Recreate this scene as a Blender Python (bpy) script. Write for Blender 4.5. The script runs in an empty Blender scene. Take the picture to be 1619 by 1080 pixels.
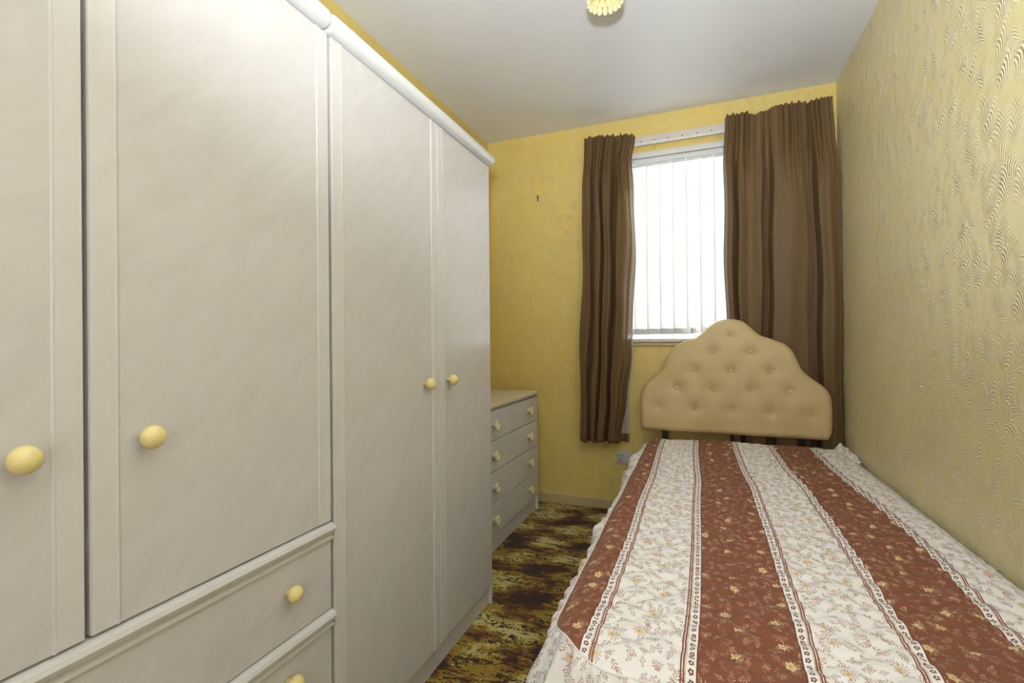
import bpy, bmesh, math, random
from mathutils import Vector, Matrix, noise
PI = math.pi
random.seed(7)
SC = bpy.context.scene
COL = SC.collection

# ------------------------------------------------------------------ camera
CAM_H, YAW, PITCH, ROLL, FPX = 1.0388, 0.3755, 0.0020, -0.0089, 754.74
fw = Vector((-math.sin(YAW) * math.cos(PITCH), math.cos(YAW) * math.cos(PITCH), math.sin(PITCH)))
r0 = Vector((math.cos(YAW), math.sin(YAW), 0)); u0 = r0.cross(fw)
rr = r0 * math.cos(ROLL) + u0 * math.sin(ROLL); uu = -r0 * math.sin(ROLL) + u0 * math.cos(ROLL)
cd = bpy.data.cameras.new('camera'); cam = bpy.data.objects.new('camera', cd); COL.objects.link(cam)
M = Matrix.Identity(4)
for i in range(3):
    M[i][0], M[i][1], M[i][2] = rr[i], uu[i], -fw[i]
M[2][3] = CAM_H
cam.matrix_world = M
cd.sensor_width = 36; cd.lens = FPX / 1619 * 36; cd.clip_start = 0.02
SC.camera = cam

# ------------------------------------------------------------------ world, lamps, exposure
W = bpy.data.worlds.new('overcast_sky'); SC.world = W; W.use_nodes = True
bg = W.node_tree.nodes['Background']; bg.inputs[0].default_value = (0.86, 0.93, 1.0, 1); bg.inputs[1].default_value = 17.0
SC.view_settings.view_transform = 'Standard'; SC.view_settings.look = 'None'
SC.view_settings.gamma = 1; SC.view_settings.use_curve_mapping = False; SC.view_settings.exposure = 0.50
# portal for daylight in the window opening (only guides sampling of the sky)
pl = bpy.data.lights.new('window_portal', 'AREA'); pl.shape = 'RECTANGLE'; pl.size = 0.92; pl.size_y = 1.14
pl.cycles.is_portal = True
po = bpy.data.objects.new('window_portal', pl); COL.objects.link(po); po.location = (0, 3.16, 1.62); po.rotation_euler = (-PI / 2, 0, 0)
# photographer's flash on the camera, head tipped up at the ceiling
fl = bpy.data.lights.new('bounce_flash', 'SPOT'); fl.energy = 130; fl.spot_size = math.radians(140); fl.spot_blend = 0.9
fl.shadow_soft_size = 0.03; fl.color = (0.86, 0.93, 1.0)
fo = bpy.data.objects.new('bounce_flash', fl); COL.objects.link(fo); fo.location = (0.0, -0.05, 1.19)
fo.rotation_euler = (Vector((0.16, 0.62, 1))).to_track_quat('-Z', 'Y').to_euler()
# added soft fill lamp in front of the closed door behind the photographer
dl = bpy.data.lights.new('rear_fill', 'AREA'); dl.shape = 'RECTANGLE'; dl.size = 0.8; dl.size_y = 1.6; dl.energy = 6
dl.color = (0.95, 0.97, 1.0)
do = bpy.data.objects.new('rear_fill', dl); COL.objects.link(do); do.location = (0.05, -0.78, 1.35); do.rotation_euler = (PI / 2, 0, 0)

XR, XL, YD, YB, ZC = 0.682, -1.342, 2.981, -0.85, 2.40

# ------------------------------------------------------------------ node helper
class NT:
    def __init__(s, name):
        s.m = bpy.data.materials.new(name); s.m.use_nodes = True
        s.t = s.m.node_tree; s.b = s.t.nodes['Principled BSDF']; s.out = s.t.nodes['Material Output']
    def n(s, ty, **kw):
        x = s.t.nodes.new(ty)
        for k, v in kw.items(): setattr(x, k, v)
        return x
    def link(s, a, b): s.t.links.new(a, b)
    def put(s, sock, v):
        if hasattr(v, 'is_output'): s.link(v, sock)
        elif v is not None: sock.default_value = v
    def m_(s, op, a, b=None, c=None, clamp=False):
        x = s.n('ShaderNodeMath', operation=op, use_clamp=clamp)
        for i, v in enumerate((a, b, c)):
            if v is not None: s.put(x.inputs[i], v)
        return x.outputs[0]
    def lt(s, a, b): return s.m_('LESS_THAN', a, b)
    def mul(s, *a):
        r = a[0]
        for q in a[1:]: r = s.m_('MULTIPLY', r, q)
        return r
    def add(s, *a):
        r = a[0]
        for q in a[1:]: r = s.m_('ADD', r, q)
        return r
    def sub(s, a, b): return s.m_('SUBTRACT', a, b)
    def mx(s, a, b): return s.m_('MAXIMUM', a, b)
    def ab(s, a): return s.m_('ABSOLUTE', a)
    def xyz(s, x, y, z=0.0):
        c = s.n('ShaderNodeCombineXYZ'); s.put(c.inputs[0], x); s.put(c.inputs[1], y); s.put(c.inputs[2], z); return c.outputs[0]
    def sep(s, v):
        c = s.n('ShaderNodeSeparateXYZ'); s.link(v, c.inputs[0]); return c.outputs
    def mix(s, f, a, b):
        x = s.n('ShaderNodeMix', data_type='RGBA'); s.put(x.inputs[0], f)
        s.put(x.inputs[6], a if hasattr(a, 'is_output') else (*a[:3], 1)); s.put(x.inputs[7], b if hasattr(b, 'is_output') else (*b[:3], 1))
        return x.outputs[2]
    def noise(s, vec, scale, detail=2, rough=.5, dist=0):
        x = s.n('ShaderNodeTexNoise'); x.noise_dimensions = '3D'
        if vec is not None: s.link(vec, x.inputs['Vector'])
        x.inputs['Scale'].default_value = scale; x.inputs['Detail'].default_value = detail
        x.inputs['Roughness'].default_value = rough; x.inputs['Distortion'].default_value = dist
        return x.outputs[0]
    def ramp(s, f, stops, interp='LINEAR'):
        x = s.n('ShaderNodeValToRGB'); s.link(f, x.inputs[0]); e = x.color_ramp.elements; x.color_ramp.interpolation = interp
        while len(e) < len(stops): e.new(0.5)
        for i, (p, c) in enumerate(stops): e[i].position = p; e[i].color = (*c, 1) if len(c) == 3 else c
        return x.outputs[0]
    def bump(s, h, strength, dist, prev=None):
        x = s.n('ShaderNodeBump'); s.link(h, x.inputs['Height']); x.inputs['Strength'].default_value = strength; x.inputs['Distance'].default_value = dist
        if prev is not None: s.link(prev, x.inputs['Normal'])
        return x.outputs[0]
    def fin(s, color=None, rough=.5, normal=None, **kw):
        b = s.b
        if color is not None: s.put(b.inputs['Base Color'], color if hasattr(color, 'is_output') else (*color[:3], 1))
        s.put(b.inputs['Roughness'], rough)
        if normal is not None: s.link(normal, b.inputs['Normal'])
        for k, v in kw.items(): s.put(b.inputs[k.replace('_', ' ')], v)
        return s.m
    def obj(s):
        return s.n('ShaderNodeTexCoord').outputs['Object']
    def uv(s):
        return s.n('ShaderNodeTexCoord').outputs['UV']

def L(r, g, b):   # sRGB 0-255 -> linear
    return tuple(((c / 255) / 12.92 if c / 255 <= .04045 else ((c / 255 + .055) / 1.055) ** 2.4) for c in (r, g, b))

def plain(name, col, rough=.5, var=.06, scale=30, **kw):
    t = NT(name); v = t.noise(t.obj(), scale, 3)
    c = t.mix(v, tuple(x * (1 - var) for x in col), tuple(min(1, x * (1 + var)) for x in col))
    return t.fin(c, rough, t.bump(v, .05, .002), **kw)

# ------------------------------------------------------------------ materials
def wallpaper(name, base, ridge, strength, swap):
    """embossed paper of fanned plumes; swap = which two object axes run over the wall"""
    t = NT(name); o = t.sep(t.obj()); a = o[swap]; z = o[2]
    vec = t.xyz(a, t.mul(z, .72))
    vo = t.n('ShaderNodeTexVoronoi'); vo.voronoi_dimensions = '2D'; t.link(vec, vo.inputs['Vector'])
    vo.inputs['Scale'].default_value = 15.5; vo.inputs['Randomness'].default_value = .8
    c = t.sep(vo.outputs['Color']); p = t.sep(vo.outputs['Position'])
    dx = t.sub(a, p[0]); dy = t.sub(z, t.m_('DIVIDE', p[1], .72))
    ang = t.mul(t.sub(c[0], .5), 2.0)
    cs, sn = t.m_('COSINE', ang), t.m_('SINE', ang)
    x = t.sub(t.mul(dx, cs), t.mul(dy, sn)); y = t.add(t.mul(dx, sn), t.mul(dy, cs))
    ax = t.ab(t.add(x, t.mul(t.sub(c[1], .5), .034)))
    ph = t.add(t.sub(y, t.mul(ax, 1.7)), t.mul(ax, ax, 30.0))
    wob = t.mul(t.noise(t.xyz(a, z), 22, 2), .012)
    rid = t.m_('SINE', t.mul(t.add(ph, wob), 2 * PI / .0115))
    rid = t.add(t.mul(rid, .5), .5)
    amp = t.m_('SUBTRACT', 1.0, t.mul(vo.outputs['Distance'], 1.35), clamp=True)
    patch = t.noise(t.xyz(a, z), 15, 1)
    amp = t.mul(amp, t.m_('MULTIPLY_ADD', patch, 4.0, -1.3, clamp=True))
    h = t.add(t.mul(rid, amp), t.mul(amp, .3))
    n = t.bump(h, strength, .0045)
    n = t.bump(t.noise(t.xyz(a, z), 350, 2), .12, .001, n)
    blot = t.noise(t.xyz(a, z), 2.2, 4, .6)
    col = t.mix(t.mul(rid, amp, .95), base, ridge)
    col = t.mix(t.m_('MULTIPLY_ADD', blot, .9, -.36, clamp=True), col, tuple(q * .8 for q in base))
    return t.fin(col, .36, n, Specular_IOR_Level=.6)

MWALL_R = wallpaper('pearl_plume_wallpaper_sheen', L(234, 221, 166), L(251, 247, 230), .75, 1)  # same paper as the far wall, colour paled to stand in for glancing sheen
MWALL_F = wallpaper('yellow_plume_wallpaper', L(238, 211, 124), L(243, 224, 152), .6, 0)
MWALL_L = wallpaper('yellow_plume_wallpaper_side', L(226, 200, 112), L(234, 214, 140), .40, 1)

def mk_ceiling():
    t = NT('ceiling_paint'); v = t.noise(t.obj(), 3, 3)
    c = t.mix(v, L(228, 229, 235), L(235, 236, 242))
    return t.fin(c, .42, t.bump(t.noise(t.obj(), 60, 2), .04, .002))
MCEIL = mk_ceiling()

def mk_carpet():
    t = NT('autumn_carpet'); o = t.sep(t.obj())
    q = lambda s: t.mul(t.m_('FLOOR', t.m_('DIVIDE', s, .0045)), .0045)
    x, y = q(o[0]), q(o[1])
    warp = t.mul(t.noise(t.xyz(x, t.mul(y, 2.5)), 9, 2), .16)
    v1 = t.xyz(t.add(t.mul(x, 1.0), warp), t.add(t.mul(y, 1.55), warp))
    big = t.noise(v1, 4.4, 2, .5)
    fin = t.noise(t.xyz(t.mul(x, 1.0), t.mul(y, 3.8), 3.1), 24, 4, .72)
    f = t.add(t.m_('MULTIPLY_ADD', big, 1.3, -.12), t.mul(t.sub(fin, .5), .36))
    col = t.ramp(f, [(0, L(56, 30, 18)), (.38, L(84, 50, 26)), (.425, L(132, 84, 38)), (.465, L(160, 116, 44)), (.505, L(176, 150, 52)),
                     (.55, L(158, 128, 52)), (.585, L(206, 186, 92)), (.64, L(222, 208, 134))], 'CONSTANT')
    # dark ragged outlines
    d = t.noise(t.xyz(t.mul(x, .8), t.mul(y, 3.2), 9.0), 9, 4, .72)
    col = t.mix(t.lt(t.ab(t.sub(d, .46)), .024), col, L(60, 36, 22))
    sp = t.noise(t.obj(), 420, 2)
    col = t.mix(t.mul(sp, .28), col, L(84, 56, 22))
    pile = t.noise(t.obj(), 600, 2)
    return t.fin(col, .95, t.bump(pile, .6, .004), Specular_IOR_Level=.1, Sheen_Weight=.15)
MCARPET = mk_carpet()

def mk_pearl(name, c0, c1, rough=.25):
    t = NT(name); o = t.sep(t.obj())
    a = t.add(t.mul(o[1], 1.0), t.mul(o[2], -.9)); b = t.add(o[1], o[2])
    v = t.noise(t.xyz(t.mul(a, 1.6), t.mul(b, .38), o[0]), 13, 4, .6, .5)
    cl = t.noise(t.obj(), 3.5, 2)
    g = t.noise(t.xyz(t.mul(a, 6), t.mul(b, 1.0), o[0]), 40, 3, .6)
    f = t.add(t.mul(v, .75), t.mul(cl, .25))
    c = t.mix(t.m_('MULTIPLY_ADD', f, 2.4, -.7, clamp=True), c0, c1)
    c = t.mix(t.mul(g, .16), c, tuple(q * .86 for q in c0))
    return t.fin(c, rough, t.bump(g, .03, .001), Specular_IOR_Level=.5)
MPEARL = mk_pearl('pearl_laminate', L(200, 195, 194), L(210, 206, 206))
MSTRIP = mk_pearl('pearl_strip', L(207, 202, 201), L(213, 209, 208), .3)
MCORN = plain('white_cornice', L(216, 215, 215), .28, .01)
MCHEST = mk_pearl('chest_laminate', L(216, 212, 212), L(224, 221, 221), .36)
def mk_chesttop():
    t = NT('speckled_chest_top'); v = t.noise(t.obj(), 160, 3)
    return t.fin(t.mix(v, L(214, 204, 176), L(234, 226, 204)), .35)
MCTOP = mk_chesttop()
MKNOB = plain('cream_knob', L(230, 212, 148), .22, .03)
MKNOB2 = plain('pale_cream_knob', L(238, 228, 184), .25, .03)
MDARK = plain('dark_gap', L(40, 36, 34), .8)
MBLACK = plain('black_metal', L(14, 14, 16), .5)
MSKIRT = plain('cream_gloss_paint', L(206, 186, 136), .35, .03)
MWHITE = plain('white_gloss_paint', L(226, 224, 218), .3, .02)
MUPVC = plain('white_plastic', L(226, 226, 226), .35, .01)
MSOCK = plain('socket_plastic', L(206, 202, 198), .3, .02)
MHOLE = plain('socket_hole', L(20, 18, 16), .7)
MDOOR = plain('door_paint', L(228, 226, 220), .4, .02)
MBRASS = plain('brass', L(190, 150, 80), .3, .02, Metallic=1.0)

def mk_track():
    t = NT('ivory_track'); return t.fin(L(222, 212, 200), .4)
MTRACK = mk_track()

def mk_curtain():
    t = NT('brown_curtain_cloth'); o = t.obj(); s = t.sep(o)
    w = t.noise(t.xyz(t.mul(s[0], 3), t.mul(s[1], 3), t.mul(s[2], .3)), 60, 3)
    g = t.noise(o, 900, 1)
    c = t.mix(t.mul(g, .3), L(116, 90, 58), L(92, 70, 44))
    return t.fin(c, .5, t.bump(g, .25, .0006), Sheen_Weight=.06, Sheen_Roughness=.4, Specular_IOR_Level=.32)
MCURT = mk_curtain()
def cloth2(name, col, trans):
    t = NT(name)
    d = t.n('ShaderNodeBsdfDiffuse'); tr = t.n('ShaderNodeBsdfTranslucent'); mxs = t.n('ShaderNodeMixShader')
    v = t.noise(t.obj(), 700, 2)
    c = t.mix(v, tuple(q * .95 for q in col), col)
    t.link(c, d.inputs[0]); t.link(c, tr.inputs[0]); mxs.inputs[0].default_value = trans
    t.link(d.outputs[0], mxs.inputs[1]); t.link(tr.outputs[0], mxs.inputs[2]); t.link(mxs.outputs[0], t.out.inputs[0])
    return t.m
MLINING = cloth2('curtain_lining', L(206, 196, 192), .25)
MSLAT = cloth2('blind_fabric', L(238, 238, 232), .085)
MWEIGHT = plain('slat_weight', L(206, 208, 210), .5, .02)
def mk_glass():
    t = NT('window_glass'); a = t.n('ShaderNodeBsdfTransparent'); g = t.n('ShaderNodeBsdfGlossy'); g.inputs['Roughness'].default_value = .02
    f = t.n('ShaderNodeFresnel'); f.inputs[0].default_value = 1.45; mxs = t.n('ShaderNodeMixShader')
    t.link(f.outputs[0], mxs.inputs[0]); t.link(a.outputs[0], mxs.inputs[1]); t.link(g.outputs[0], mxs.inputs[2]); t.link(mxs.outputs[0], t.out.inputs[0])
    return t.m
MGLASS = mk_glass()

def mk_vinyl():
    t = NT('cream_vinyl'); o = t.obj(); v = t.noise(o, 5, 3); g = t.noise(o, 500, 2)
    c = t.mix(v, L(214, 188, 134), L(226, 204, 158)); c = t.mix(t.mul(g, .12), c, L(180, 150, 96))
    return t.fin(c, .46, t.bump(g, .12, .0008), Specular_IOR_Level=.45)
MVINYL = mk_vinyl()
MBUTTON = plain('vinyl_button', L(226, 206, 150), .4, .03)
def mk_bead():
    t = NT('cream_acrylic_bead')
    return t.fin(L(242, 228, 182), .2, None, Transmission_Weight=.25, Subsurface_Weight=.2, Emission_Color=(1, .86, .5, 1), Emission_Strength=.05)
MBEAD = mk_bead()

def sprigs(t, u, v, scale, seed, size, rnd=.8):
    """mask of small leafy twigs scattered over (u, v)"""
    vo = t.n('ShaderNodeTexVoronoi'); vo.voronoi_dimensions = '2D'
    uo, vv = t.add(u, seed), t.add(v, seed * .7)
    t.link(t.xyz(uo, vv), vo.inputs['Vector']); vo.inputs['Scale'].default_value = scale; vo.inputs['Randomness'].default_value = rnd
    c = t.sep(vo.outputs['Color']); p = t.sep(vo.outputs['Position'])
    dx, dy = t.sub(uo, p[0]), t.sub(vv, p[1])
    an = t.mul(c[0], 6.283); cs, sn = t.m_('COSINE', an), t.m_('SINE', an)
    x = t.sub(t.mul(dx, cs), t.mul(dy, sn)); y = t.add(t.mul(dx, sn), t.mul(dy, cs))
    y = t.add(y, t.mul(x, x, t.mul(t.sub(c[1], .5), 28.0)))
    inx = t.lt(t.ab(x), size)
    ay = t.ab(y)
    stem = t.mul(t.lt(ay, size * .05), inx)
    pit = size * .46
    xs = t.sub(x, t.mul(ay, .8))
    m = t.ab(t.sub(t.m_('FRACT', t.m_('DIVIDE', t.add(xs, 5.0), pit)), .5))      # 0..0.5
    q = t.m_('DIVIDE', ay, t.mul(t.m_('SUBTRACT', 1.15, t.m_('DIVIDE', t.ab(x), size)), size * .62))                                          # 0..1 along the leaf
    wl = t.mul(t.m_('SUBTRACT', 1.0, t.mul(t.sub(q, .62), t.sub(q, .62), 6.5), clamp=True), .24)
    leaf = t.mul(t.lt(m, wl), t.lt(q, 1.0), inx)
    return t.mx(stem, leaf)

def rosette(t, x, y, R, hole=.0):
    r = t.m_('SQRT', t.add(t.mul(x, x), t.mul(y, y)))
    th = t.m_('ARCTAN2', y, x)
    lim = t.mul(t.m_('MULTIPLY_ADD', t.m_('COSINE', t.mul(th, 5.0)), .15, .85), R)
    return t.lt(r, lim), r

def flowers(t, u, v, scale, seed, R):
    vo = t.n('ShaderNodeTexVoronoi'); vo.voronoi_dimensions = '2D'
    uo, vv = t.add(u, seed), t.add(v, seed * .7)
    t.link(t.xyz(uo, vv), vo.inputs['Vector']); vo.inputs['Scale'].default_value = scale; vo.inputs['Randomness'].default_value = .55
    p = t.sep(vo.outputs['Position'])
    dx, dy = t.sub(uo, p[0]), t.sub(vv, p[1])
    f, r = rosette(t, dx, dy, R)
    # thin leaves raying from one side
    th = t.m_('ARCTAN2', dy, t.sub(dx, R * .6)); r2 = t.m_('SQRT', t.add(t.mul(dx, dx), t.mul(dy, dy)))
    ray = t.mul(t.lt(t.m_('COSINE', t.mul(th, 11.0)), -.68), t.lt(r2, R * 1.55), t.m_('GREATER_THAN', dx, 0.0))
    return f, r, ray

def mk_spread(striped):
    t = NT('striped_floral_quilt' if striped else 'floral_frill_cotton'); s = t.sep(t.uv()); u, v = s[0], s[1]
    white, brown, twig = L(241, 237, 235), L(134, 82, 60), L(170, 128, 110)
    s1 = sprigs(t, u, v, 36, 3.0, .0105); s2 = sprigs(t, u, v, 41, 11.3, .0078)
    sp = t.mx(s1, s2)
    f, r, ray = flowers(t, u, v, 13.5, 5.0, .0090)
    ctr = t.lt(r, .003)
    cw = t.mix(sp, white, twig)
    cw = t.mix(ray, cw, L(160, 134, 112)); cw = t.mix(f, cw, L(226, 204, 168)); cw = t.mix(ctr, cw, L(200, 164, 118))
    if not striped:
        n = t.bump(t.noise(t.obj(), 90, 3), .1, .003)
        return t.fin(cw, .8, n, Specular_IOR_Level=.2)
    cb = t.mix(t.mul(sp, t.m_('MULTIPLY_ADD', t.noise(t.uv(), 70, 1), 3.0, -1.0, clamp=True)), brown, L(216, 176, 150))
    cb = t.mix(t.mul(ray, .8), cb, L(206, 190, 150)); cb = t.mix(f, cb, L(222, 192, 148)); cb = t.mix(ctr, cb, L(204, 156, 104))
    P = .355
    w = t.sub(t.m_('FLOORED_MODULO', t.add(u, -.075 + P / 2), P), P / 2)
    a = t.ab(w)
    # flower tape
    by = t.sub(t.m_('FLOORED_MODULO', v, .0135), .00675); bx = t.sub(a, .0895)
    ros, rr_ = rosette(t, bx, by, .0050)
    ros = t.mul(ros, t.m_('GREATER_THAN', rr_, .0016))
    cbd = t.mix(ros, white, L(120, 78, 62))
    e = t.ab(t.sub(a, .0895)); cbd = t.mix(t.m_('GREATER_THAN', e, .0078), cbd, L(206, 176, 156))
    dl = t.mul(t.lt(t.ab(t.sub(t.ab(t.sub(a, .1030)), .0022)), .0014), 1.0)
    c = t.mix(t.lt(a, .0800), cw, cb)
    c = t.mix(t.mul(t.m_('GREATER_THAN', a, .0800), t.lt(a, .0985)), c, cbd)
    c = t.mix(t.lt(t.ab(t.sub(a, .0805)), .0012), c, L(112, 62, 44))
    c = t.mix(dl, c, L(136, 84, 64))
    wr = t.noise(t.xyz(t.mul(u, .9), t.mul(v, 2.2)), 26, 3, .55)
    n = t.bump(wr, .35, .006); n = t.bump(t.noise(t.uv(), 900, 1), .1, .0006, n)
    return t.fin(c, .72, n, Specular_IOR_Level=.25, Sheen_Weight=.08)
MQUILT = mk_spread(True); MFRILL = mk_spread(False)
MPIPE = plain('white_piping', L(238, 232, 226), .75, .05, 200)
MMATT = plain('mattress_ticking', L(200, 190, 170), .8, .05)

# ------------------------------------------------------------------ mesh helpers
def link(name, bm, mat, parent=None, smooth=False, uv=None):
    me = bpy.data.meshes.new(name); bm.normal_update(); bm.to_mesh(me); bm.free()
    me.materials.append(mat)
    if smooth:
        for p in me.polygons: p.use_smooth = True
    o = bpy.data.objects.new(name, me); COL.objects.link(o)
    if parent is not None:
        o.parent = parent; o.matrix_parent_inverse = Matrix.Identity(4)
        o.location = -gloc(parent)
    return o
def gloc(o):
    v = o.location.copy()
    while o.parent is not None:
        o = o.parent; v += o.location
    return v
def empty(name, loc, label, cat, group=None):
    o = bpy.data.objects.new(name, None); COL.objects.link(o); o.location = loc; o.empty_display_size = .05
    tag(o, label, cat, group); return o
def tag(o, label, cat, group=None):
    o['label'] = label; o['category'] = cat
    if group: o['group'] = group
    return o
def struct(o): o['kind'] = 'structure'; return o
def box(bm, x0, x1, y0, y1, z0, z1, bev=0, seg=2):
    m = Matrix.Translation(((x0 + x1) / 2, (y0 + y1) / 2, (z0 + z1) / 2)) @ Matrix.Diagonal((x1 - x0, y1 - y0, z1 - z0, 1))
    r = bmesh.ops.create_cube(bm, size=1, matrix=m)
    if bev:
        ed = list({e for v in r['verts'] for e in v.link_edges})
        bmesh.ops.bevel(bm, geom=ed, offset=bev, segments=seg, affect='EDGES', profile=.5)
    return bm
def bx(name, mat, parent, *a, bev=0, seg=2):
    bm = bmesh.new(); box(bm, *a, bev=bev, seg=seg); o = link(name, bm, mat, parent)
    if bev and seg > 2:
        for p in o.data.polygons: p.use_smooth = p.area < 1e9
        try: o.data.set_sharp_from_angle(angle=math.radians(50))
        except Exception: pass
    return o
def lathe(bm, prof, seg, M4):
    """profile of (radius, height) turned about local Z, closed at both ends"""
    rings = []
    for r, h in prof:
        if r < 1e-6: rings.append([bm.verts.new(M4 @ Vector((0, 0, h)))])
        else: rings.append([bm.verts.new(M4 @ Vector((r * math.cos(2 * PI * k / seg), r * math.sin(2 * PI * k / seg), h))) for k in range(seg)])
    for a, b in zip(rings, rings[1:]):
        for k in range(seg):
            k2 = (k + 1) % seg
            if len(a) == 1: f = [a[0], b[k], b[k2]]
            elif len(b) == 1: f = [a[k], b[0], a[k2]]
            else: f = [a[k], b[k], b[k2], a[k2]]
            try: bm.faces.new(f)
            except ValueError: pass
    bmesh.ops.recalc_face_normals(bm, faces=bm.faces[:])
def tube(bm, pts, r, seg=6):
    pts = [Vector(p) for p in pts]; rings = []
    for i, p in enumerate(pts):
        d = (pts[min(i + 1, len(pts) - 1)] - pts[max(i - 1, 0)]).normalized()
        a = d.cross(Vector((0, 0, 1)))
        if a.length < .1: a = d.cross(Vector((1, 0, 0)))
        a.normalize(); b = d.cross(a)
        rings.append([bm.verts.new(p + r * (a * math.cos(2 * PI * k / seg) + b * math.sin(2 * PI * k / seg))) for k in range(seg)])
    for A, B in zip(rings, rings[1:]):
        for k in range(seg): bm.faces.new([A[k], A[(k + 1) % seg], B[(k + 1) % seg], B[k]])
    bm.faces.new(rings[0][::-1]); bm.faces.new(rings[-1])
    bmesh.ops.recalc_face_normals(bm, faces=bm.faces[:])
def sm(a, b, x):
    t = max(0., min(1., (x - a) / (b - a))); return t * t * (3 - 2 * t)
def interp(pts, x, smooth=True):
    if x <= pts[0][0]: return pts[0][1]
    for (a, p), (b, q) in zip(pts, pts[1:]):
        if x <= b:
            t = (x - a) / (b - a)
            if smooth: t = t * t * (3 - 2 * t)
            return p + (q - p) * t
    return pts[-1][1]

# ------------------------------------------------------------------ room shell
T = .12
WX0, WX1, WZ0, WZ1 = -.47, .47, 1.045, 2.175      # window opening in the far wall
bm = bmesh.new(); box(bm, XL - T, XR + T, YB - T, YD + T, -.1, 0); struct(link('floor', bm, MCARPET))
bm = bmesh.new(); box(bm, XL - T, XR + T, YB - T, YD + T, ZC, ZC + .1); struct(link('ceiling', bm, MCEIL))
bm = bmesh.new(); box(bm, XR, XR + T, YB - T, YD + T, 0, ZC); struct(link('wall_right', bm, MWALL_R))
bm = bmesh.new(); box(bm, XL - T, XL, YB - T, YD + T, 0, ZC); struct(link('wall_left', bm, MWALL_L))
bm = bmesh.new()
box(bm, XL, WX0, YD, YD + T, 0, ZC); box(bm, WX1, XR, YD, YD + T, 0, ZC)
box(bm, WX0, WX1, YD, YD + T, 0, WZ0); box(bm, WX0, WX1, YD, YD + T, WZ1, ZC)
struct(link('wall_far', bm, MWALL_F))
# wall behind the camera with its door
DX0, DX1, DZ = -.42, .38, 2.0
bm = bmesh.new(); box(bm, XL, DX0, YB - T, YB, 0, ZC); box(bm, DX1, XR, YB - T, YB, 0, ZC); box(bm, DX0, DX1, YB - T, YB, DZ, ZC)
struct(link('wall_near', bm, MWALL_F))
d = struct(bx('door_1', MDOOR, None, DX0 + .005, DX1 - .005, YB - .09, YB - .05, .005, DZ - .005))
for (a, b) in ((.15, .9), (1.0, 1.85)):
    for (p, q) in ((DX0 + .1, -.06), (.02, DX1 - .1)): bx('door_panel', MDOOR, d, p, q, YB - .052, YB - .044, a, b, bev=.004)
bm = bmesh.new(); lathe(bm, [(0, 0), (.01, 0), (.01, .03), (.026, .04), (.03, .055), (.02, .07), (0, .072)], 20, Matrix.Translation((DX0 + .07, YB - .05, 1.0)) @ Matrix.Rotation(-PI / 2, 4, 'X'))
link('door_handle', bm, MBRASS, d, True)
bm = bmesh.new(); box(bm, DX0 - .06, DX0, YB - .03, YB + .012, 0, DZ + .06); box(bm, DX1, DX1 + .06, YB - .03, YB + .012, 0, DZ + .06); box(bm, DX0, DX1, YB - .03, YB + .012, DZ, DZ + .06)
struct(link('trim_1', bm, MWHITE))
def skirting(name, *a): return struct(bx(name, MSKIRT, None, *a, bev=.004))
skirting('baseboard_far', XL + .016, XR - .016, YD - .014, YD, 0, .06)
skirting('baseboard_left', XL, XL + .014, YB, YD, 0, .06)
skirting('baseboard_right', XR - .014, XR, YB, YD, 0, .06)
# long vertical paper seam / pipe cover strip is only the corner bead of the right wall

# window ---------------------------------------------------------------
win = bpy.data.objects.new('window_1', None); COL.objects.link(win); win.location = (0, YD, WZ0); struct(win)
bm = bmesh.new(); fy0, fy1 = YD + .06, YD + .11
box(bm, WX0, WX0 + .05, fy0, fy1, WZ0 + .02, WZ1); box(bm, WX1 - .05, WX1, fy0, fy1, WZ0 + .02, WZ1)
box(bm, WX0 + .05, WX1 - .05, fy0, fy1, WZ0 + .02, WZ0 + .07); box(bm, WX0 + .05, WX1 - .05, fy0, fy1, WZ1 - .05, WZ1)

link('window_frame', bm, MUPVC, win)
bx('window_pane', MGLASS, win, WX0 + .05, WX1 - .05, fy0 + .02, fy0 + .026, WZ0 + .07, WZ1 - .05)
# lining of the reveal, with its proud white front edge
bm = bmesh.new()
box(bm, WX0 - .02, WX0 + .012, YD - .012, fy0, WZ0, WZ1 + .005, bev=.003); box(bm, WX1 - .012, WX1 + .02, YD - .012, fy0, WZ0, WZ1 + .005, bev=.003)
box(bm, WX0 - .02, WX1 + .02, YD - .016, fy0, WZ1 - .028, WZ1 + .005, bev=.006, seg=3)
link('window_lining', bm, MWHITE, win)
o = bx('window_sill', MWHITE, win, WX0 - .02, WX1 + .02, YD - .024, fy0, 1.032, 1.055, bev=.005, seg=3)
bx('sill_moulding', MSKIRT, win, WX0 - .015, WX1 + .015, YD - .016, YD, 1.010, 1.031, bev=.005, seg=3)

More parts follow.
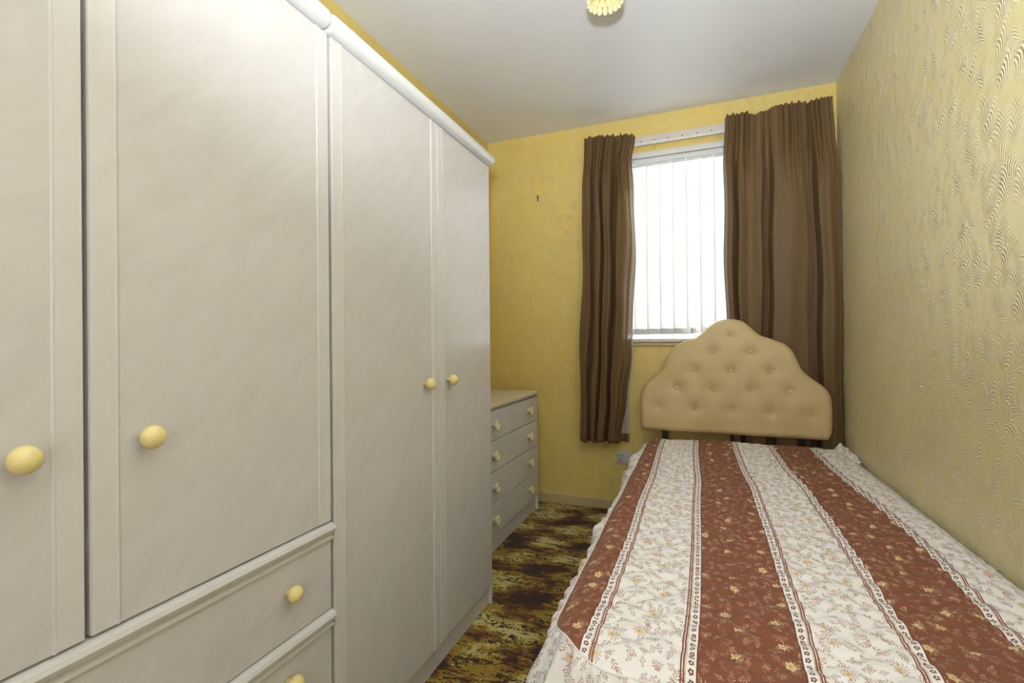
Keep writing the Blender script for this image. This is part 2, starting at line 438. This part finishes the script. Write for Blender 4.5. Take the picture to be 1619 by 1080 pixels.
# ------------------------------------------------------------------ vertical blind
bl = empty('vertical_blind', (0, YD + .02, WZ1), 'white vertical slat blind glowing with daylight in the window between the brown curtains', 'blind')
bx('headrail', MUPVC, bl, WX0 + .015, WX1 - .015, YD - .002, YD + .036, 2.118, 2.142, bev=.003)
pitch = .0755; xs0 = -.445
hang0 = slat0 = wt0 = None
for k in range(12):
    x = xs0 + pitch * (k + .5)
    if slat0 is None:
        bm = bmesh.new(); nz = 10
        v = [[bm.verts.new((-.0445 + .089 * i / 6, .004 * math.cos(PI * (i / 6 - .5)), -1.015 * j / nz)) for i in range(7)] for j in range(nz + 1)]
        for j in range(nz):
            for i in range(6): bm.faces.new([v[j][i], v[j][i + 1], v[j + 1][i + 1], v[j + 1][i]])
        o = link('blind_slat', bm, MSLAT, None, True); slat0 = o
        bm = bmesh.new(); box(bm, -.036, .036, -.005, .005, -.020, 0, bev=.003); box(bm, -.039, -.035, -.006, .006, -.026, -.002)
        h = link('slat_hanger', bm, MUPVC); hang0 = h
        bm = bmesh.new(); box(bm, -.043, .043, -.0035, .0035, 0, .034, bev=.001); w_ = link('slat_weight', bm, MWEIGHT); wt0 = w_
    else:
        o = slat0.copy(); COL.objects.link(o); h = hang0.copy(); COL.objects.link(h)
        w_ = wt0.copy(); COL.objects.link(w_)
    rot = math.radians(10 if k % 3 else 12)
    for q, z in ((o, 2.098), (h, 2.118), (w_, 1.080)):
        q.parent = bl; q.location = Vector((x, YD + .018, z)) - bl.location
        if q is not h: q.rotation_euler = (0, 0, rot)
    if k in (5, 6): w_.rotation_euler = (0, 0, math.radians(68)); o.rotation_euler = (0, 0, math.radians(12))
bm = bmesh.new()
for k in range(11):
    x = xs0 + pitch * (k + .5)
    pts = [(x + pitch * t / 10, YD + .008, 1.112 - .032 * (1 - (2 * t / 10 - 1) ** 2)) for t in range(11)]
    tube(bm, pts, .0011, 5)
link('bottom_chain', bm, MUPVC, bl, True)

# curtain track ---------------------------------------------------------
tr = empty('curtain_track', (0, YD, 2.24), 'long ivory curtain track strip above the window carrying both brown curtains', 'curtain rail')
bx('mounting_board', MTRACK, tr, -.665, .655, YD - .012, YD, 2.232, 2.276, bev=.002)
bx('track', MUPVC, tr, -.665, .655, YD - .030, YD - .012, 2.216, 2.234, bev=.004)
sc0 = None
for k in range(17):
    x = -.64 + k * .079
    if sc0 is None:
        bm = bmesh.new(); lathe(bm, [(0, 0), (.003, 0), (.003, .004), (0, .005)], 8, Matrix.Rotation(PI / 2, 4, 'X')); s_ = link('track_screw', bm, MDARK); sc0 = s_
    else: s_ = sc0.copy(); COL.objects.link(s_)
    s_.parent = tr; s_.location = Vector((x, YD - .012, 2.243)) - tr.location

# ------------------------------------------------------------------ curtains
def curtain(label, xl, xr, prof, amp, ztop, zbot, seed, NX=240, NZ=110, lining=None, y0=2.892, anchor=None, clus=lambda t: 1., f1=11, f2=19):
    root = empty('curtain', anchor, label, 'curtain', 'brown lined curtains at the window')
    def surf(t, s, back=0.):
        zt = interp(ztop, t); zb = zbot + .006 * math.sin(t * 23 + seed)
        z = zt + (zb - zt) * s
        x = xl(z) + (xr(z) - xl(z)) * t
        tt = t + .018 * math.sin(z * 2.3 + t * 5 + seed) * sm(0, .1, t) * sm(1, .9, t)
        big = interp(prof, tt)
        drop = zt - z
        g = sm(.05, .42, drop)
        fine = (math.sin(t * 2 * PI * f1 + 1.2 * math.sin(t * 17 + seed)) * .65 + .35 * math.sin(t * 2 * PI * f2 + seed)) * clus(t)
        fa = (1 - sm(.05, .55, drop)) * (.0125 - .0055 * math.exp(-((drop - .055) / .012) ** 2))
        y = y0 - (amp * (.30 + .70 * g)) * big * (1 - .18 * sm(1.9, 2.2, z)) - fa * fine - .004 * noise.noise(Vector((x * 14, z * 3, seed)))
        if drop < .045: z += .0022 * math.sin(t * 2 * PI * 34 + seed) * (1 - drop / .045) + .003 * fine * (1 - drop / .045)
        x += .004 * math.sin(z * 9 + t * 12 + seed) * g
        return Vector((x, min(y, YD - .042) + back, z))
    bm = bmesh.new(); vs = [[bm.verts.new(surf(i / NX, (j / NZ) ** 1.25)) for i in range(NX + 1)] for j in range(NZ + 1)]
    for j in range(NZ):
        for i in range(NX): bm.faces.new([vs[j][i], vs[j][i + 1], vs[j + 1][i + 1], vs[j + 1][i]])
    o = link('curtain_cloth', bm, MCURT, root, True)
    so = o.modifiers.new('thickness', 'SOLIDIFY'); so.thickness = .0022; so.offset = 0
    # hem line
    bm = bmesh.new()
    ra = [surf(i / NX, 1.0) + Vector((0, -.0022, .036)) for i in range(NX + 1)]
    tube(bm, ra, .0011, 5); link('hem_stitching', bm, MCURT, root, True)
    if lining:
        bm = bmesh.new(); N = 60
        def ls(t, s):
            z = 2.20 + (zbot + .004 - 2.20) * s
            x = xl(z) + .02 + (lining(z) - xl(z) - .02) * t
            return Vector((x, YD - .026 + .004 * math.sin(t * 30 + 1), z))
        vs = [[bm.verts.new(ls(i / N, j / 40)) for i in range(N + 1)] for j in range(41)]
        for j in range(40):
            for i in range(N): bm.faces.new([vs[j][i], vs[j][i + 1], vs[j + 1][i + 1], vs[j + 1][i]])
        link('lining', bm, MLINING, root, True)
        bm = bmesh.new()
        va = [[bm.verts.new(ls(.3 + .7 * i / N, s) + Vector((0, -.003, 0))) for i in range(N + 1)] for s in (.975, 1.003)]
        for i in range(N): bm.faces.new([va[0][i], va[0][i + 1], va[1][i + 1], va[1][i]])
        link('back_hem', bm, MCURT, root, True)
    return root
cl = lambda z: interp([(.42, -.697), (.9, -.700), (1.5, -.677), (1.97, -.671), (2.2, -.652), (2.29, -.650)], z)
cr = lambda z: interp([(.42, -.452), (.7, -.418), (1.0, -.385), (1.29, -.368), (1.6, -.357), (1.93, -.362), (2.12, -.372), (2.25, -.350)], z)
curtain('narrow brown curtain left of the window, white lining showing at its lower corner', cl, cr,
        [(0, -.6), (.06, .5), (.17, .75), (.21, -.5), (.25, -.4), (.29, .6), (.37, .7), (.41, -.7), (.46, .6), (.58, .85), (.635, -.9), (.67, -.8), (.72, .8), (.86, 1.0), (.94, .3), (1, -1)],
        .048, [(0, 2.285), (.3, 2.288), (.5, 2.278), (1, 2.262)], .432, 1.0, NX=220,
        lining=lambda z: interp([(.42, -.404), (.7, -.404), (1.0, -.378), (1.3, -.375), (2.2, -.40)], z), anchor=(-.55, 2.94, .43))
rl = lambda z: interp([(.4, .15), (1.0, .137), (1.6, .131), (2.0, .129), (2.27, .140)], z)
rx = lambda z: interp([(.4, .672), (1.6, .668), (1.93, .664), (2.1, .655), (2.28, .646)], z)
curtain('wider brown curtain at the right of the window, hanging behind the buttoned headboard', rl, rx,
        [(0, -.8), (.035, .6), (.08, .7), (.115, -.8), (.15, .45), (.24, .95), (.335, .8), (.375, -.8), (.405, -.6), (.44, .75), (.56, 1.0), (.70, .85), (.745, .6), (.775, -1), (.805, -1), (.84, .6), (.92, .95), (1, .6)],
        .042, [(0, 2.285), (.2, 2.288), (.29, 2.262), (.36, 2.276), (.5, 2.294), (.8, 2.290), (1, 2.294)], .45, 4.0, NX=300, y0=2.902, anchor=(.40, 2.94, .45), f1=19, f2=31,
        clus=lambda t: .25 + .75 * max(1 - sm(.22, .32, t), sm(.5, .58, t) * (1 - sm(.86, .93, t))))

# ------------------------------------------------------------------ wardrobes
WF = -.776   # plane of the door fronts
def knob_mesh(name, r, mat, parent, y, z, xf):
    prof = [(0, 0), (r * .45, 0), (r * .42, r * .35), (r * .5, r * .5)]
    for k in range(1, 11):
        a = -1.0 + (PI / 2 + 1.0) * k / 10
        prof.append((r * math.cos(a), r * 1.25 + r * .85 * math.sin(a)))
    prof[-1] = (0, prof[-1][1])
    bm = bmesh.new(); lathe(bm, prof, 28, Matrix.Translation((xf, y, z)) @ Matrix.Rotation(PI / 2, 4, 'Y'))
    return link(name, bm, mat, parent, True)
def wdoor(parent, y0, y1, z0, z1, knob_y, knob_z, strips=(1, 1)):
    d = bx('door', MPEARL, parent, WF - .018, WF, y0, y1, z0, z1, bev=.002)
    sw = .033
    for side, on in ((0, strips[0]), (1, strips[1])):
        if not on: continue
        a, b = (y0, y0 + sw) if side == 0 else (y1 - sw, y1)
        bm = bmesh.new(); box(bm, WF - .004, WF + .0018, a + (.001 if side == 0 else .0), b - (.0 if side == 0 else .001), z0 + .001, z1 - .001, bev=.0015, seg=2)
        q = b if side == 0 else a          # bead on the inner edge
        tube(bm, [(WF - .0008, q, z0 + .001), (WF - .0008, q, (z0 + z1) / 2), (WF - .0008, q, z1 - .001)], .0033, 10)
        o = link('side_strip', bm, MSTRIP, d)
    knob_mesh('knob', .0175, MKNOB, d, knob_y, knob_z, WF)
    return d
def cornice(parent, y0, y1):
    """half-round top moulding with softly rounded ends"""
    prof = [(-1.32, 1.742), (-.79, 1.742), (-.766, 1.742), (-.757, 1.746), (-.752, 1.753), (-.752, 1.762), (-.752, 1.771), (-.758, 1.779), (-.768, 1.785), (-.784, 1.788), (-1.32, 1.788)]
    bm = bmesh.new(); R = []
    N = 5
    ys = [(y0 + .012 * (1 - math.cos(PI / 2 * k / N)), 1 - .012 * (1 - math.sin(PI / 2 * k / N)) / .03) for k in range(N + 1)]
    ys += [(y1 - (a - y0), s) for a, s in ys[::-1]]
    for y, s in ys:
        R.append([bm.verts.new((x if x < -.79 else -.79 + (x + .79) * s, y, 1.765 + (z - 1.765) * (1 - (1 - s) * .6))) for x, z in prof])
    for A, B in zip(R, R[1:]):
        for k in range(len(prof)): bm.faces.new([A[k], A[(k + 1) % len(prof)], B[(k + 1) % len(prof)], B[k]])
    bm.faces.new(R[0]); bm.faces.new(R[-1][::-1]); bmesh.ops.recalc_face_normals(bm, faces=bm.faces[:])
    o = link('cornice', bm, MCORN, parent, True); o.data.set_sharp_from_angle(angle=math.radians(40)); return o
def rail(parent, y0, y1, zt):
    """moulding between drawers: rounded nose over a thin lower lip"""
    prof = [(WF - .018, zt), (WF + .002, zt), (WF + .010, zt - .004), (WF + .013, zt - .011), (WF + .010, zt - .019), (WF + .002, zt - .023), (WF + .001, zt - .029), (WF + .005, zt - .031), (WF + .005, zt - .035), (WF - .018, zt - .035)]
    bm = bmesh.new(); R = [[bm.verts.new((x, y, z)) for x, z in prof] for y in (y0, y1)]
    for k in range(len(prof)): bm.faces.new([R[0][k], R[0][(k + 1) % len(prof)], R[1][(k + 1) % len(prof)], R[1][k]])
    bm.faces.new(R[0]); bm.faces.new(R[1]); bmesh.ops.recalc_face_normals(bm, faces=bm.faces[:])
    o = link('moulding_rail', bm, MSTRIP, parent, True); o.data.set_sharp_from_angle(angle=math.radians(35)); return o

Y0, Y1, Y2 = -.082, .855, 1.738
ct = -1.32
w1 = empty('wardrobe', (-1.04, (Y0 + Y1) / 2, 0), 'white wardrobe nearest the camera with two doors above drawers', 'wardrobe')
bx('carcass', MPEARL, w1, ct, WF - .019, Y0 + .002, Y1 - .002, .0, 1.742)
gap = .391
wdoor(w1, Y0 + .003, gap - .003, .642, 1.738, .318, .903)
wdoor(w1, gap + .003, Y1 - .006, .642, 1.738, .462, .904)
rail(w1, Y0 + .002, Y1 - .004, .638)
zz = [(.602, .446), (.406, .250), (.212, .070)]
for i, (a, b) in enumerate(zz):
    dr = bx('drawer', MPEARL, w1, WF - .018, WF - .001, Y0 + .004, Y1 - .005, b, a, bev=.002)
    zk = (.540, .360, .165)[i]
    for ky in (.050, .728): knob_mesh('knob', .0165, MKNOB, dr, ky, zk, WF - .001)
    if i < 2: rail(w1, Y0 + .002, Y1 - .004, b - .003)
bx('plinth', MSTRIP, w1, ct + .02, WF - .008, Y0 + .002, Y1 - .004, 0, .066)
cornice(w1, Y0, Y1 - .012)
w2 = empty('wardrobe', (-1.04, (Y1 + Y2) / 2, 0), 'white full-length two-door wardrobe beside the chest of drawers', 'wardrobe')
bx('carcass', MPEARL, w2, ct, WF - .019, Y1 + .002, Y2, .081, 1.742)
bx('side_panel', MSTRIP, w2, WF - .019, WF - .003, Y2 - .006, Y2, 0, 1.742)
m2 = 1.327
wdoor(w2, Y1 + .004, m2 - .0015, .082, 1.738, 1.247, .916)
wdoor(w2, m2 + .0015, Y2 - .007, .082, 1.738, 1.388, .918, (1, 0))
bx('plinth', MSTRIP, w2, ct + .02, WF - .018, Y1 + .003, Y2 - .006, 0, .078)
cornice(w2, Y1 - .008, Y2 + .01)

# ------------------------------------------------------------------ chest of drawers
CF, CY0, CY1, CB = -.951, 1.985, 2.838, -1.322
ch = empty('chest_of_drawers', (-1.14, (CY0 + CY1) / 2, 0), 'low white four-drawer chest with round cream knobs in the corner past the wardrobe', 'chest of drawers')
bx('carcass', MCHEST, ch, CB, CF - .020, CY0 + .014, CY1 - .014, .0835, .715)
bx('side_panel', MCHEST, ch, CB, CF, CY1 - .013, CY1, 0, .716); bx('side_panel', MCHEST, ch, CB, CF, CY0, CY0 + .013, 0, .716)
bx('chest_top', MCTOP, ch, CB, CF + .006, CY0 - .004, CY1 + .004, .717, .735, bev=.003)
bx('plinth', MCHEST, ch, CF - .034, CF - .015, CY0 + .014, CY1 - .014, 0, .082)
zs = [(.700, .557), (.553, .402), (.398, .243), (.239, .086)]
for i, (a, b) in enumerate(zs):
    dr = bx('drawer', MCHEST, ch, CF - .019, CF - .001, CY0 + .016, CY1 - .016, b, a, bev=.0015)
    for ky in (2.150, 2.668):
        prof = [(0, 0), (.013, 0), (.011, .006), (.0105, .011), (.016, .015), (.023, .019), (.025, .024), (.0242, .0285), (.0215, .030), (.0185, .027), (.0145, .022), (0, .021)]
        bm = bmesh.new(); lathe(bm, prof, 28, Matrix.Translation((CF - .001, ky, (a + b) / 2 + .006)) @ Matrix.Rotation(PI / 2, 4, 'Y'))
        link('knob', bm, MKNOB2, dr, True)

# ------------------------------------------------------------------ bed with headboard
BL, BR, BF, BH, BZ = -.275, .655, .805, 2.835, .490
bed = empty('bed', (.19, 1.82, 0), 'single bed against the right wall with a scalloped buttoned cream headboard', 'bed')
bx('bed_base', MMATT, bed, BL + .03, BR - .03, BF + .03, BH - .012, .06, .28, bev=.02, seg=3)
bx('mattress', MMATT, bed, BL + .025, BR - .025, BF + .025, BH - .012, .282, BZ - .03, bev=.03, seg=4)
for x in (-.15, .53):
    for y in (.95, 2.7): bx('bed_leg', MBLACK, bed, x - .02, x + .02, y - .02, y + .02, 0, .06)
OUTL = [(-0.292, 0.531), (-0.314, 0.542), (-0.325, 0.570), (-0.327, 0.65), (-0.323, 0.725), (-0.302, 0.783), (-0.256, 0.831), (-0.215, 0.870), (-0.194, 0.915), (-0.170, 0.967), (-0.13, 1.013), (-0.077, 1.040), (-0.020, 1.059), (0.026, 1.095), (0.06, 1.127), (0.109, 1.150), (0.162, 1.155), (0.215, 1.140), (0.254, 1.105), (0.293, 1.068), (0.347, 1.046), (0.407, 1.02), (0.445, 0.981), (0.468, 0.93), (0.490, 0.882), (0.532, 0.841), (0.582, 0.800), (0.607, 0.764), (0.617, 0.715), (0.619, 0.64), (0.615, 0.570), (0.604, 0.540), (0.580, 0.528), (0.4, 0.528), (0.15, .529), (-0.1, 0.530)]
BTN = [(0.155, 1.07), (0.06, 0.978), (0.249, 0.978), (-0.033, 0.879), (0.155, 0.878), (0.34, 0.876), (-0.124, 0.782), (0.058, 0.776), (0.248, 0.775), (0.432, 0.775), (-0.222, 0.674), (-0.032, 0.669), (0.151, 0.666), (0.336, 0.664), (0.523, 0.661)]
def catmull(P, sub):
    out = []; n = len(P)
    for i in range(n):
        a, b, c, d = (Vector(P[(i + k) % n]) for k in (-1, 0, 1, 2))
        for j in range(sub):
            t = j / sub; out.append(.5 * ((2 * b) + (c - a) * t + (2 * a - 5 * b + 4 * c - d) * t * t + (3 * b - a - 3 * c + d) * t ** 3))
    return out
def headboard():
    pts = catmull([(x, z) for x, z in OUTL], 12)
    # even resample
    N = 420; seglen = [(pts[(i + 1) % len(pts)] - pts[i]).length for i in range(len(pts))]; tot = sum(seglen)
    rs = []; i = 0; acc = 0
    for k in range(N):
        s = tot * k / N
        while acc + seglen[i] < s: acc += seglen[i]; i += 1
        rs.append(pts[i].lerp(pts[(i + 1) % len(pts)], (s - acc) / seglen[i]))
    c = Vector((.147, .72)); YF, YK, RE = 2.806, 2.848, .030
    def dist(p):
        best = 9
        for k in range(0, N, 3):
            a = rs[k]; b = rs[(k + 3) % N]; ab = b - a; t = max(0, min(1, (p - a).dot(ab) / ab.length_squared)); best = min(best, (p - a - ab * t).length)
        return best
    bm = bmesh.new(); NR = 84; rings = []
    ss = [(1 - (1 - k / NR) ** 1.0) for k in range(1, NR + 1)]
    ss = [s - .0 for s in ss]
    # denser near the rim
    ss = [1 - (1 - s) ** 1.25 for s in ss]
    for s in ss:
        ring = []
        for k, q in enumerate(rs):
            p = c.lerp(q, s); dd = 0. if s > .9999 else (q - c).length * (1 - s)
            if 0 < dd < .34: dd = dist(p)
            e = min(1, dd / RE); y = YF + .034 * (1 - math.sqrt(max(0, 1 - (1 - e) ** 2)))
            y -= .008 * sm(0, .12, dd)
            for bx_, bz_ in BTN:
                r2 = (p.x - bx_) ** 2 + (p.y - bz_) ** 2
                if r2 < .02: y += .0075 * math.exp(-r2 / .00026) + .0105 * math.exp(-r2 / .0016)
            ring.append(bm.verts.new((p.x, y, p.y)))
        rings.append(ring)
    cv = bm.verts.new((c.x, YF - .008, c.y))
    for k in range(N): bm.faces.new([cv, rings[0][k], rings[0][(k + 1) % N]])
    back1 = [bm.verts.new((v.co.x, YK - .004, v.co.z)) for v in rings[-1]]
    back2 = [bm.verts.new((c.x + (v.co.x - c.x) * .985, YK, c.y + (v.co.z - c.y) * .985)) for v in rings[-1]]
    allr = rings + [back1, back2]
    for A, B in zip(allr, allr[1:]):
        for k in range(N): bm.faces.new([A[k], B[k], B[(k + 1) % N], A[(k + 1) % N]])
    bm.faces.new(back2); bmesh.ops.recalc_face_normals(bm, faces=bm.faces[:])
    hb = link('headboard', bm, MVINYL, bed, True); hb['label'] = 'cream vinyl headboard with scalloped outline and fifteen buttons'
    b0 = None
    for x, z in BTN:
        if b0 is None:
            bm = bmesh.new(); lathe(bm, [(0, -.004), (.0070, -.004), (.0085, 0), (.0075, .0035), (.004, .0055), (0, .006)], 18, Matrix.Rotation(PI / 2, 4, 'X'))
            b0 = o = link('button', bm, MBUTTON, None, True)
        else: o = b0.copy(); COL.objects.link(o)
        o.parent = hb; o.location = Vector((x, YF + .0050, z)) - gloc(hb)
    for x in (-.19, .485):
        s_ = bx('strut', MBLACK, hb, x - .018, x + .018, 2.8485, 2.857, .12, .70)
        s_['label'] = 'black steel strut below the headboard'
headboard()

# ------------------------------------------------------------------ bedspread
sp = empty('bedspread', (.19, 1.82, 0), 'quilted bedspread with rust and white floral stripes and a gathered frill, covering the bed', 'bedspread')
RC = .15
def wob(x, y):
    w = interp([(.8, -.006), (1.1, 0), (1.5, .012), (1.9, .006), (2.2, -.006), (2.85, -.014)], y)
    k = interp([(-.3, .3), (0, .5), (.35, 1.1), (.65, 1.4)], x)
    return w * k + .003 * math.sin(y * 7 + x * 3)
def qh(x, y):
    d = min(x - BL, BR - x, y - BF, BH - y)
    z = BZ - .014 * (1 - sm(0, .03, d)) + .010 * math.sin(PI * max(0, min(1, (x - BL) / (BR - BL)))) 
    # stitched scallop lines
    a = (x * 1.0 + y * 1.25 + .016 * math.sin(y * 21 + x * 5)) / .088; b = (x * 1.0 - y * 1.25 + .016 * math.sin(x * 19)) / .088
    q = abs(math.sin(PI * a) * math.sin(PI * b)) ** .5
    z += .0095 * q * sm(0, .05, d)
    z += .006 * noise.noise(Vector((x * 5, y * 4, 2.))) + .002 * noise.noise(Vector((x * 11, y * 20, 5.)))
    z -= .012 * sm(2.72, 2.83, y)
    return z
def xlim(y):
    if y < BF + RC:
        t = max(0, 1 - (BF + RC - y) ** 2 / RC ** 2); e = RC * (1 - math.sqrt(t)); return BL + e, BR - e * .6
    return BL, BR
bm = bmesh.new(); uvl = bm.loops.layers.uv.new('uv')
NX, NY = 150, 300; V = []
for j in range(NY + 1):
    t = j / NY; y = BF + .0005 + (BH - BF - .001) * (t ** 1.12)
    a, b = xlim(y); V.append([bm.verts.new((a + (b - a) * i / NX, y, 0)) for i in range(NX + 1)])
for row in V:
    for v in row:
        x, y = v.co.x, v.co.y; a, b = xlim(y)
        v.co.z = qh(x, y) - .0
for j in range(NY):
    for i in range(NX): bm.faces.new([V[j][i], V[j][i + 1], V[j + 1][i + 1], V[j + 1][i]])
for f in bm.faces:
    for l in f.loops: x, y = l.vert.co.x, l.vert.co.y; l[uvl].uv = (x - wob(x, y), y)
link('quilted_top', bm, MQUILT, sp, True)
# perimeter path with outward normals
path = []
def addp(x, y, nx, ny): path.append((Vector((x, y)), Vector((nx, ny))))
y = BH - .005
while y > BF + RC: addp(BL, y, -1, 0); y -= .005
for k in range(41):
    a = PI / 2 * k / 40; addp(BL + RC - RC * math.cos(a), BF + RC - RC * math.sin(a), -math.cos(a), -math.sin(a))
x = BL + RC + .005
while x < BR - RC * .6: addp(x, BF, 0, -1); x += .005
RC2 = RC * .6
for k in range(31):
    a = PI / 2 * k / 30; addp(BR - RC2 + RC2 * math.sin(a), BF + RC - RC * math.cos(a), math.sin(a), -math.cos(a))
y = BF + RC + .005
while y < BH - .005: addp(BR, y, 1, 0); y += .005
S = [0.]
for i in range(1, len(path)): S.append(S[-1] + (path[i][0] - path[i - 1][0]).length)
bm = bmesh.new()
tube(bm, [(p.x + n.x * .002, p.y + n.y * .002, qh(min(max(p.x, BL), BR), max(p.y, BF)) + .0002) for p, n in path[::2]], .0018, 6)
link('piping', bm, MPIPE, sp, True)
bm = bmesh.new(); uvl = bm.loops.layers.uv.new('uv'); ND = 40; R = []
for i, (p, n) in enumerate(path):
    s = S[i]; col = []
    z0 = qh(p.x, max(p.y, BF)) + .0015
    side_l = n.x < -.9; side_r = n.x > .5
    for j in range(ND + 1):
        t = (j / ND) ** 1.3; drop = t * (z0 - .035)
        wv = math.sin(s * 2 * PI / .047 + 1.7 * math.sin(s * 9) + drop * 2) * .6 + .4 * math.sin(s * 2 * PI / .029 + 2 * math.sin(s * 13 + 1))
        am = .005 + .008 * sm(0, .02, drop) + .014 * sm(.02, .2, drop)
        o = .002 + .010 * sm(0, .012, drop) + .030 * sm(.0, .3, drop) + am * wv * sm(0, .012, drop)
        up = .004 * math.sin(s * 2 * PI / .021) * math.exp(-(drop / .02) ** 2) * sm(0, .006, drop)
        if side_l:
            up += .0
            puff = .028 * math.exp(-((p.y - 2.38) / .16) ** 2) + .016 * math.exp(-((p.y - 1.47) / .05) ** 2) + .022 * math.exp(-((p.y - 2.1) / .06) ** 2)
            o += puff * sm(0, .03, drop) * (1 - sm(.10, .3, drop)); up += puff * .7 * sm(0, .02, drop) * (1 - sm(.02, .2, drop))
        elif not side_r: o += .03 * sm(0, .10, drop)
        if n.x > .02: o = min(o, (.676 - p.x) / max(n.x, .02)) if n.x > .3 else o
        q = p + n * o
        col.append((Vector((min(q.x, .677), q.y, z0 - drop + up)), (s * 1.25, drop)))
    R.append([(bm.verts.new(a), b) for a, b in col])
for A, B in zip(R, R[1:]):
    for j in range(ND):
        f = bm.faces.new([A[j][0], A[j + 1][0], B[j + 1][0], B[j][0]])
        for l, q in zip(f.loops, (A[j][1], A[j + 1][1], B[j + 1][1], B[j][1])): l[uvl].uv = q
link('gathered_frill', bm, MFRILL, sp, True)
# crumpled end of the frill bunched up against the right wall at the head
bm = bmesh.new(); uvl = bm.loops.layers.uv.new('uv'); vs = []
for i in range(41):
    row = []
    for j in range(15):
        a = i / 40; b = j / 14
        h = math.sin(PI * b) * (.028 + .010 * math.sin(a * 19) + .006 * math.sin(a * 41)) * (1 - sm(.7, 1, a)) ** .5
        row.append(bm.verts.new((.612 + .062 * b + .004 * math.sin(a * 30 + b * 4), 2.815 - .24 * a, .482 + h + .004 * math.sin(a * 55 + b * 9))))
    vs.append(row)
for i in range(40):
    for j in range(14):
        f = bm.faces.new([vs[i][j], vs[i][j + 1], vs[i + 1][j + 1], vs[i + 1][j]])
        for l in f.loops: l[uvl].uv = (l.vert.co.x * 1.5, l.vert.co.y * 1.5)
link('frill_end', bm, MFRILL, sp, True)

# ------------------------------------------------------------------ small fixtures
so = empty('wall_socket', (-.44, YD, .328), 'small white power socket low on the yellow wall beside the bed', 'socket')
bx('face_plate', MSOCK, so, -.483, -.397, YD - .009, YD, .285, .371, bev=.003, seg=3)
for dx, dz, w, h in ((0, .013, .003, .006), (-.011, -.010, .0045, .0025), (.011, -.010, .0045, .0025)):
    bx('pin_hole', MHOLE, so, -.462 + dx - w * .8, -.462 + dx + w * .8, YD - .0098, YD - .0088, .326 - dz * -1 - h, .326 - dz * -1 + h) if False else \
    bx('pin_hole', MHOLE, so, -.458 + dx - w * .8, -.458 + dx + w * .8, YD - .0098, YD - .0088, .328 - dz - h, .328 - dz + h)
nl = empty('wall_nail', (-.981, YD, 1.982), 'tiny dark picture nail stuck in the yellow wall above the chest', 'nail')
bm = bmesh.new(); tube(bm, [(-.981, YD + .002, 1.99), (-.981, YD - .010, 1.992), (-.981, YD - .016, 1.990)], .0022, 8); link('nail_shank', bm, MDARK, nl, True)
bm = bmesh.new(); tube(bm, [(-.981, YD - .014, 1.999), (-.981, YD - .010, 1.985), (-.980, YD - .008, 1.970), (-.979, YD - .012, 1.964)], .0036, 8); link('nail_hook', bm, MDARK, nl, True)

lx, ly = -.277, 1.55
lp = empty('ceiling_light', (lx, ly, ZC), 'small round beaded cream light shade hanging from the ceiling', 'ceiling light')
TL = Matrix.Translation((lx, ly, 0))
bm = bmesh.new(); lathe(bm, [(0, ZC), (.040, ZC), (.038, ZC - .012), (.018, ZC - .026), (0, ZC - .028)], 28, TL); link('ceiling_rose', bm, MUPVC, lp, True)
bm = bmesh.new(); tube(bm, [(lx, ly, ZC - .02), (lx, ly, 2.33), (lx, ly, 2.30)], .003, 8); link('cord', bm, MUPVC, lp, True)
rows = [2.170 + .028 * k for k in range(5)]
bm = bmesh.new()
for zr in rows:
    tube(bm, [(lx + .050 * math.cos(2 * PI * k / 36), ly + .050 * math.sin(2 * PI * k / 36), zr) for k in range(37)], .0016, 6)
for k in range(6):
    a = 2 * PI * k / 6; ca, sa = math.cos(a), math.sin(a)
    tube(bm, [(lx + .010 * ca, ly + .010 * sa, 2.312), (lx + .03 * ca, ly + .03 * sa, 2.304), (lx + .050 * ca, ly + .050 * sa, rows[-1]), (lx + .050 * ca, ly + .050 * sa, rows[0])], .0014, 5)
link('wire_frame', bm, MBRASS, lp, True)
bm = bmesh.new(); lathe(bm, [(0, 2.316), (.016, 2.314), (.016, 2.280), (.022, 2.260), (.026, 2.235), (.020, 2.215), (0, 2.208)], 20, TL)
tb = NT('lit_bulb'); mb = tb.fin((1, .9, .7), .4, Emission_Color=(1, .80, .50, 1), Emission_Strength=1.5)
link('bulb', bm, mb, lp, True)
b0 = None
for rI, zr in enumerate(rows):
    for k in range(18):
        if b0 is None:
            bm = bmesh.new(); lathe(bm, [(0, .004), (.003, .002), (.0070, -.012), (.0092, -.026), (.0078, -.034), (.004, -.0395), (0, -.041)], 10, Matrix.Identity(4))
            b0 = o = link('bead', bm, MBEAD, None)
        else: o = b0.copy(); COL.objects.link(o)
        a = 2 * PI * (k + .5 * (rI % 2)) / 18
        o.parent = lp; o.location = Vector((lx + .052 * math.cos(a), ly + .052 * math.sin(a), zr)) - lp.location; o.rotation_euler = (0, 0, a)
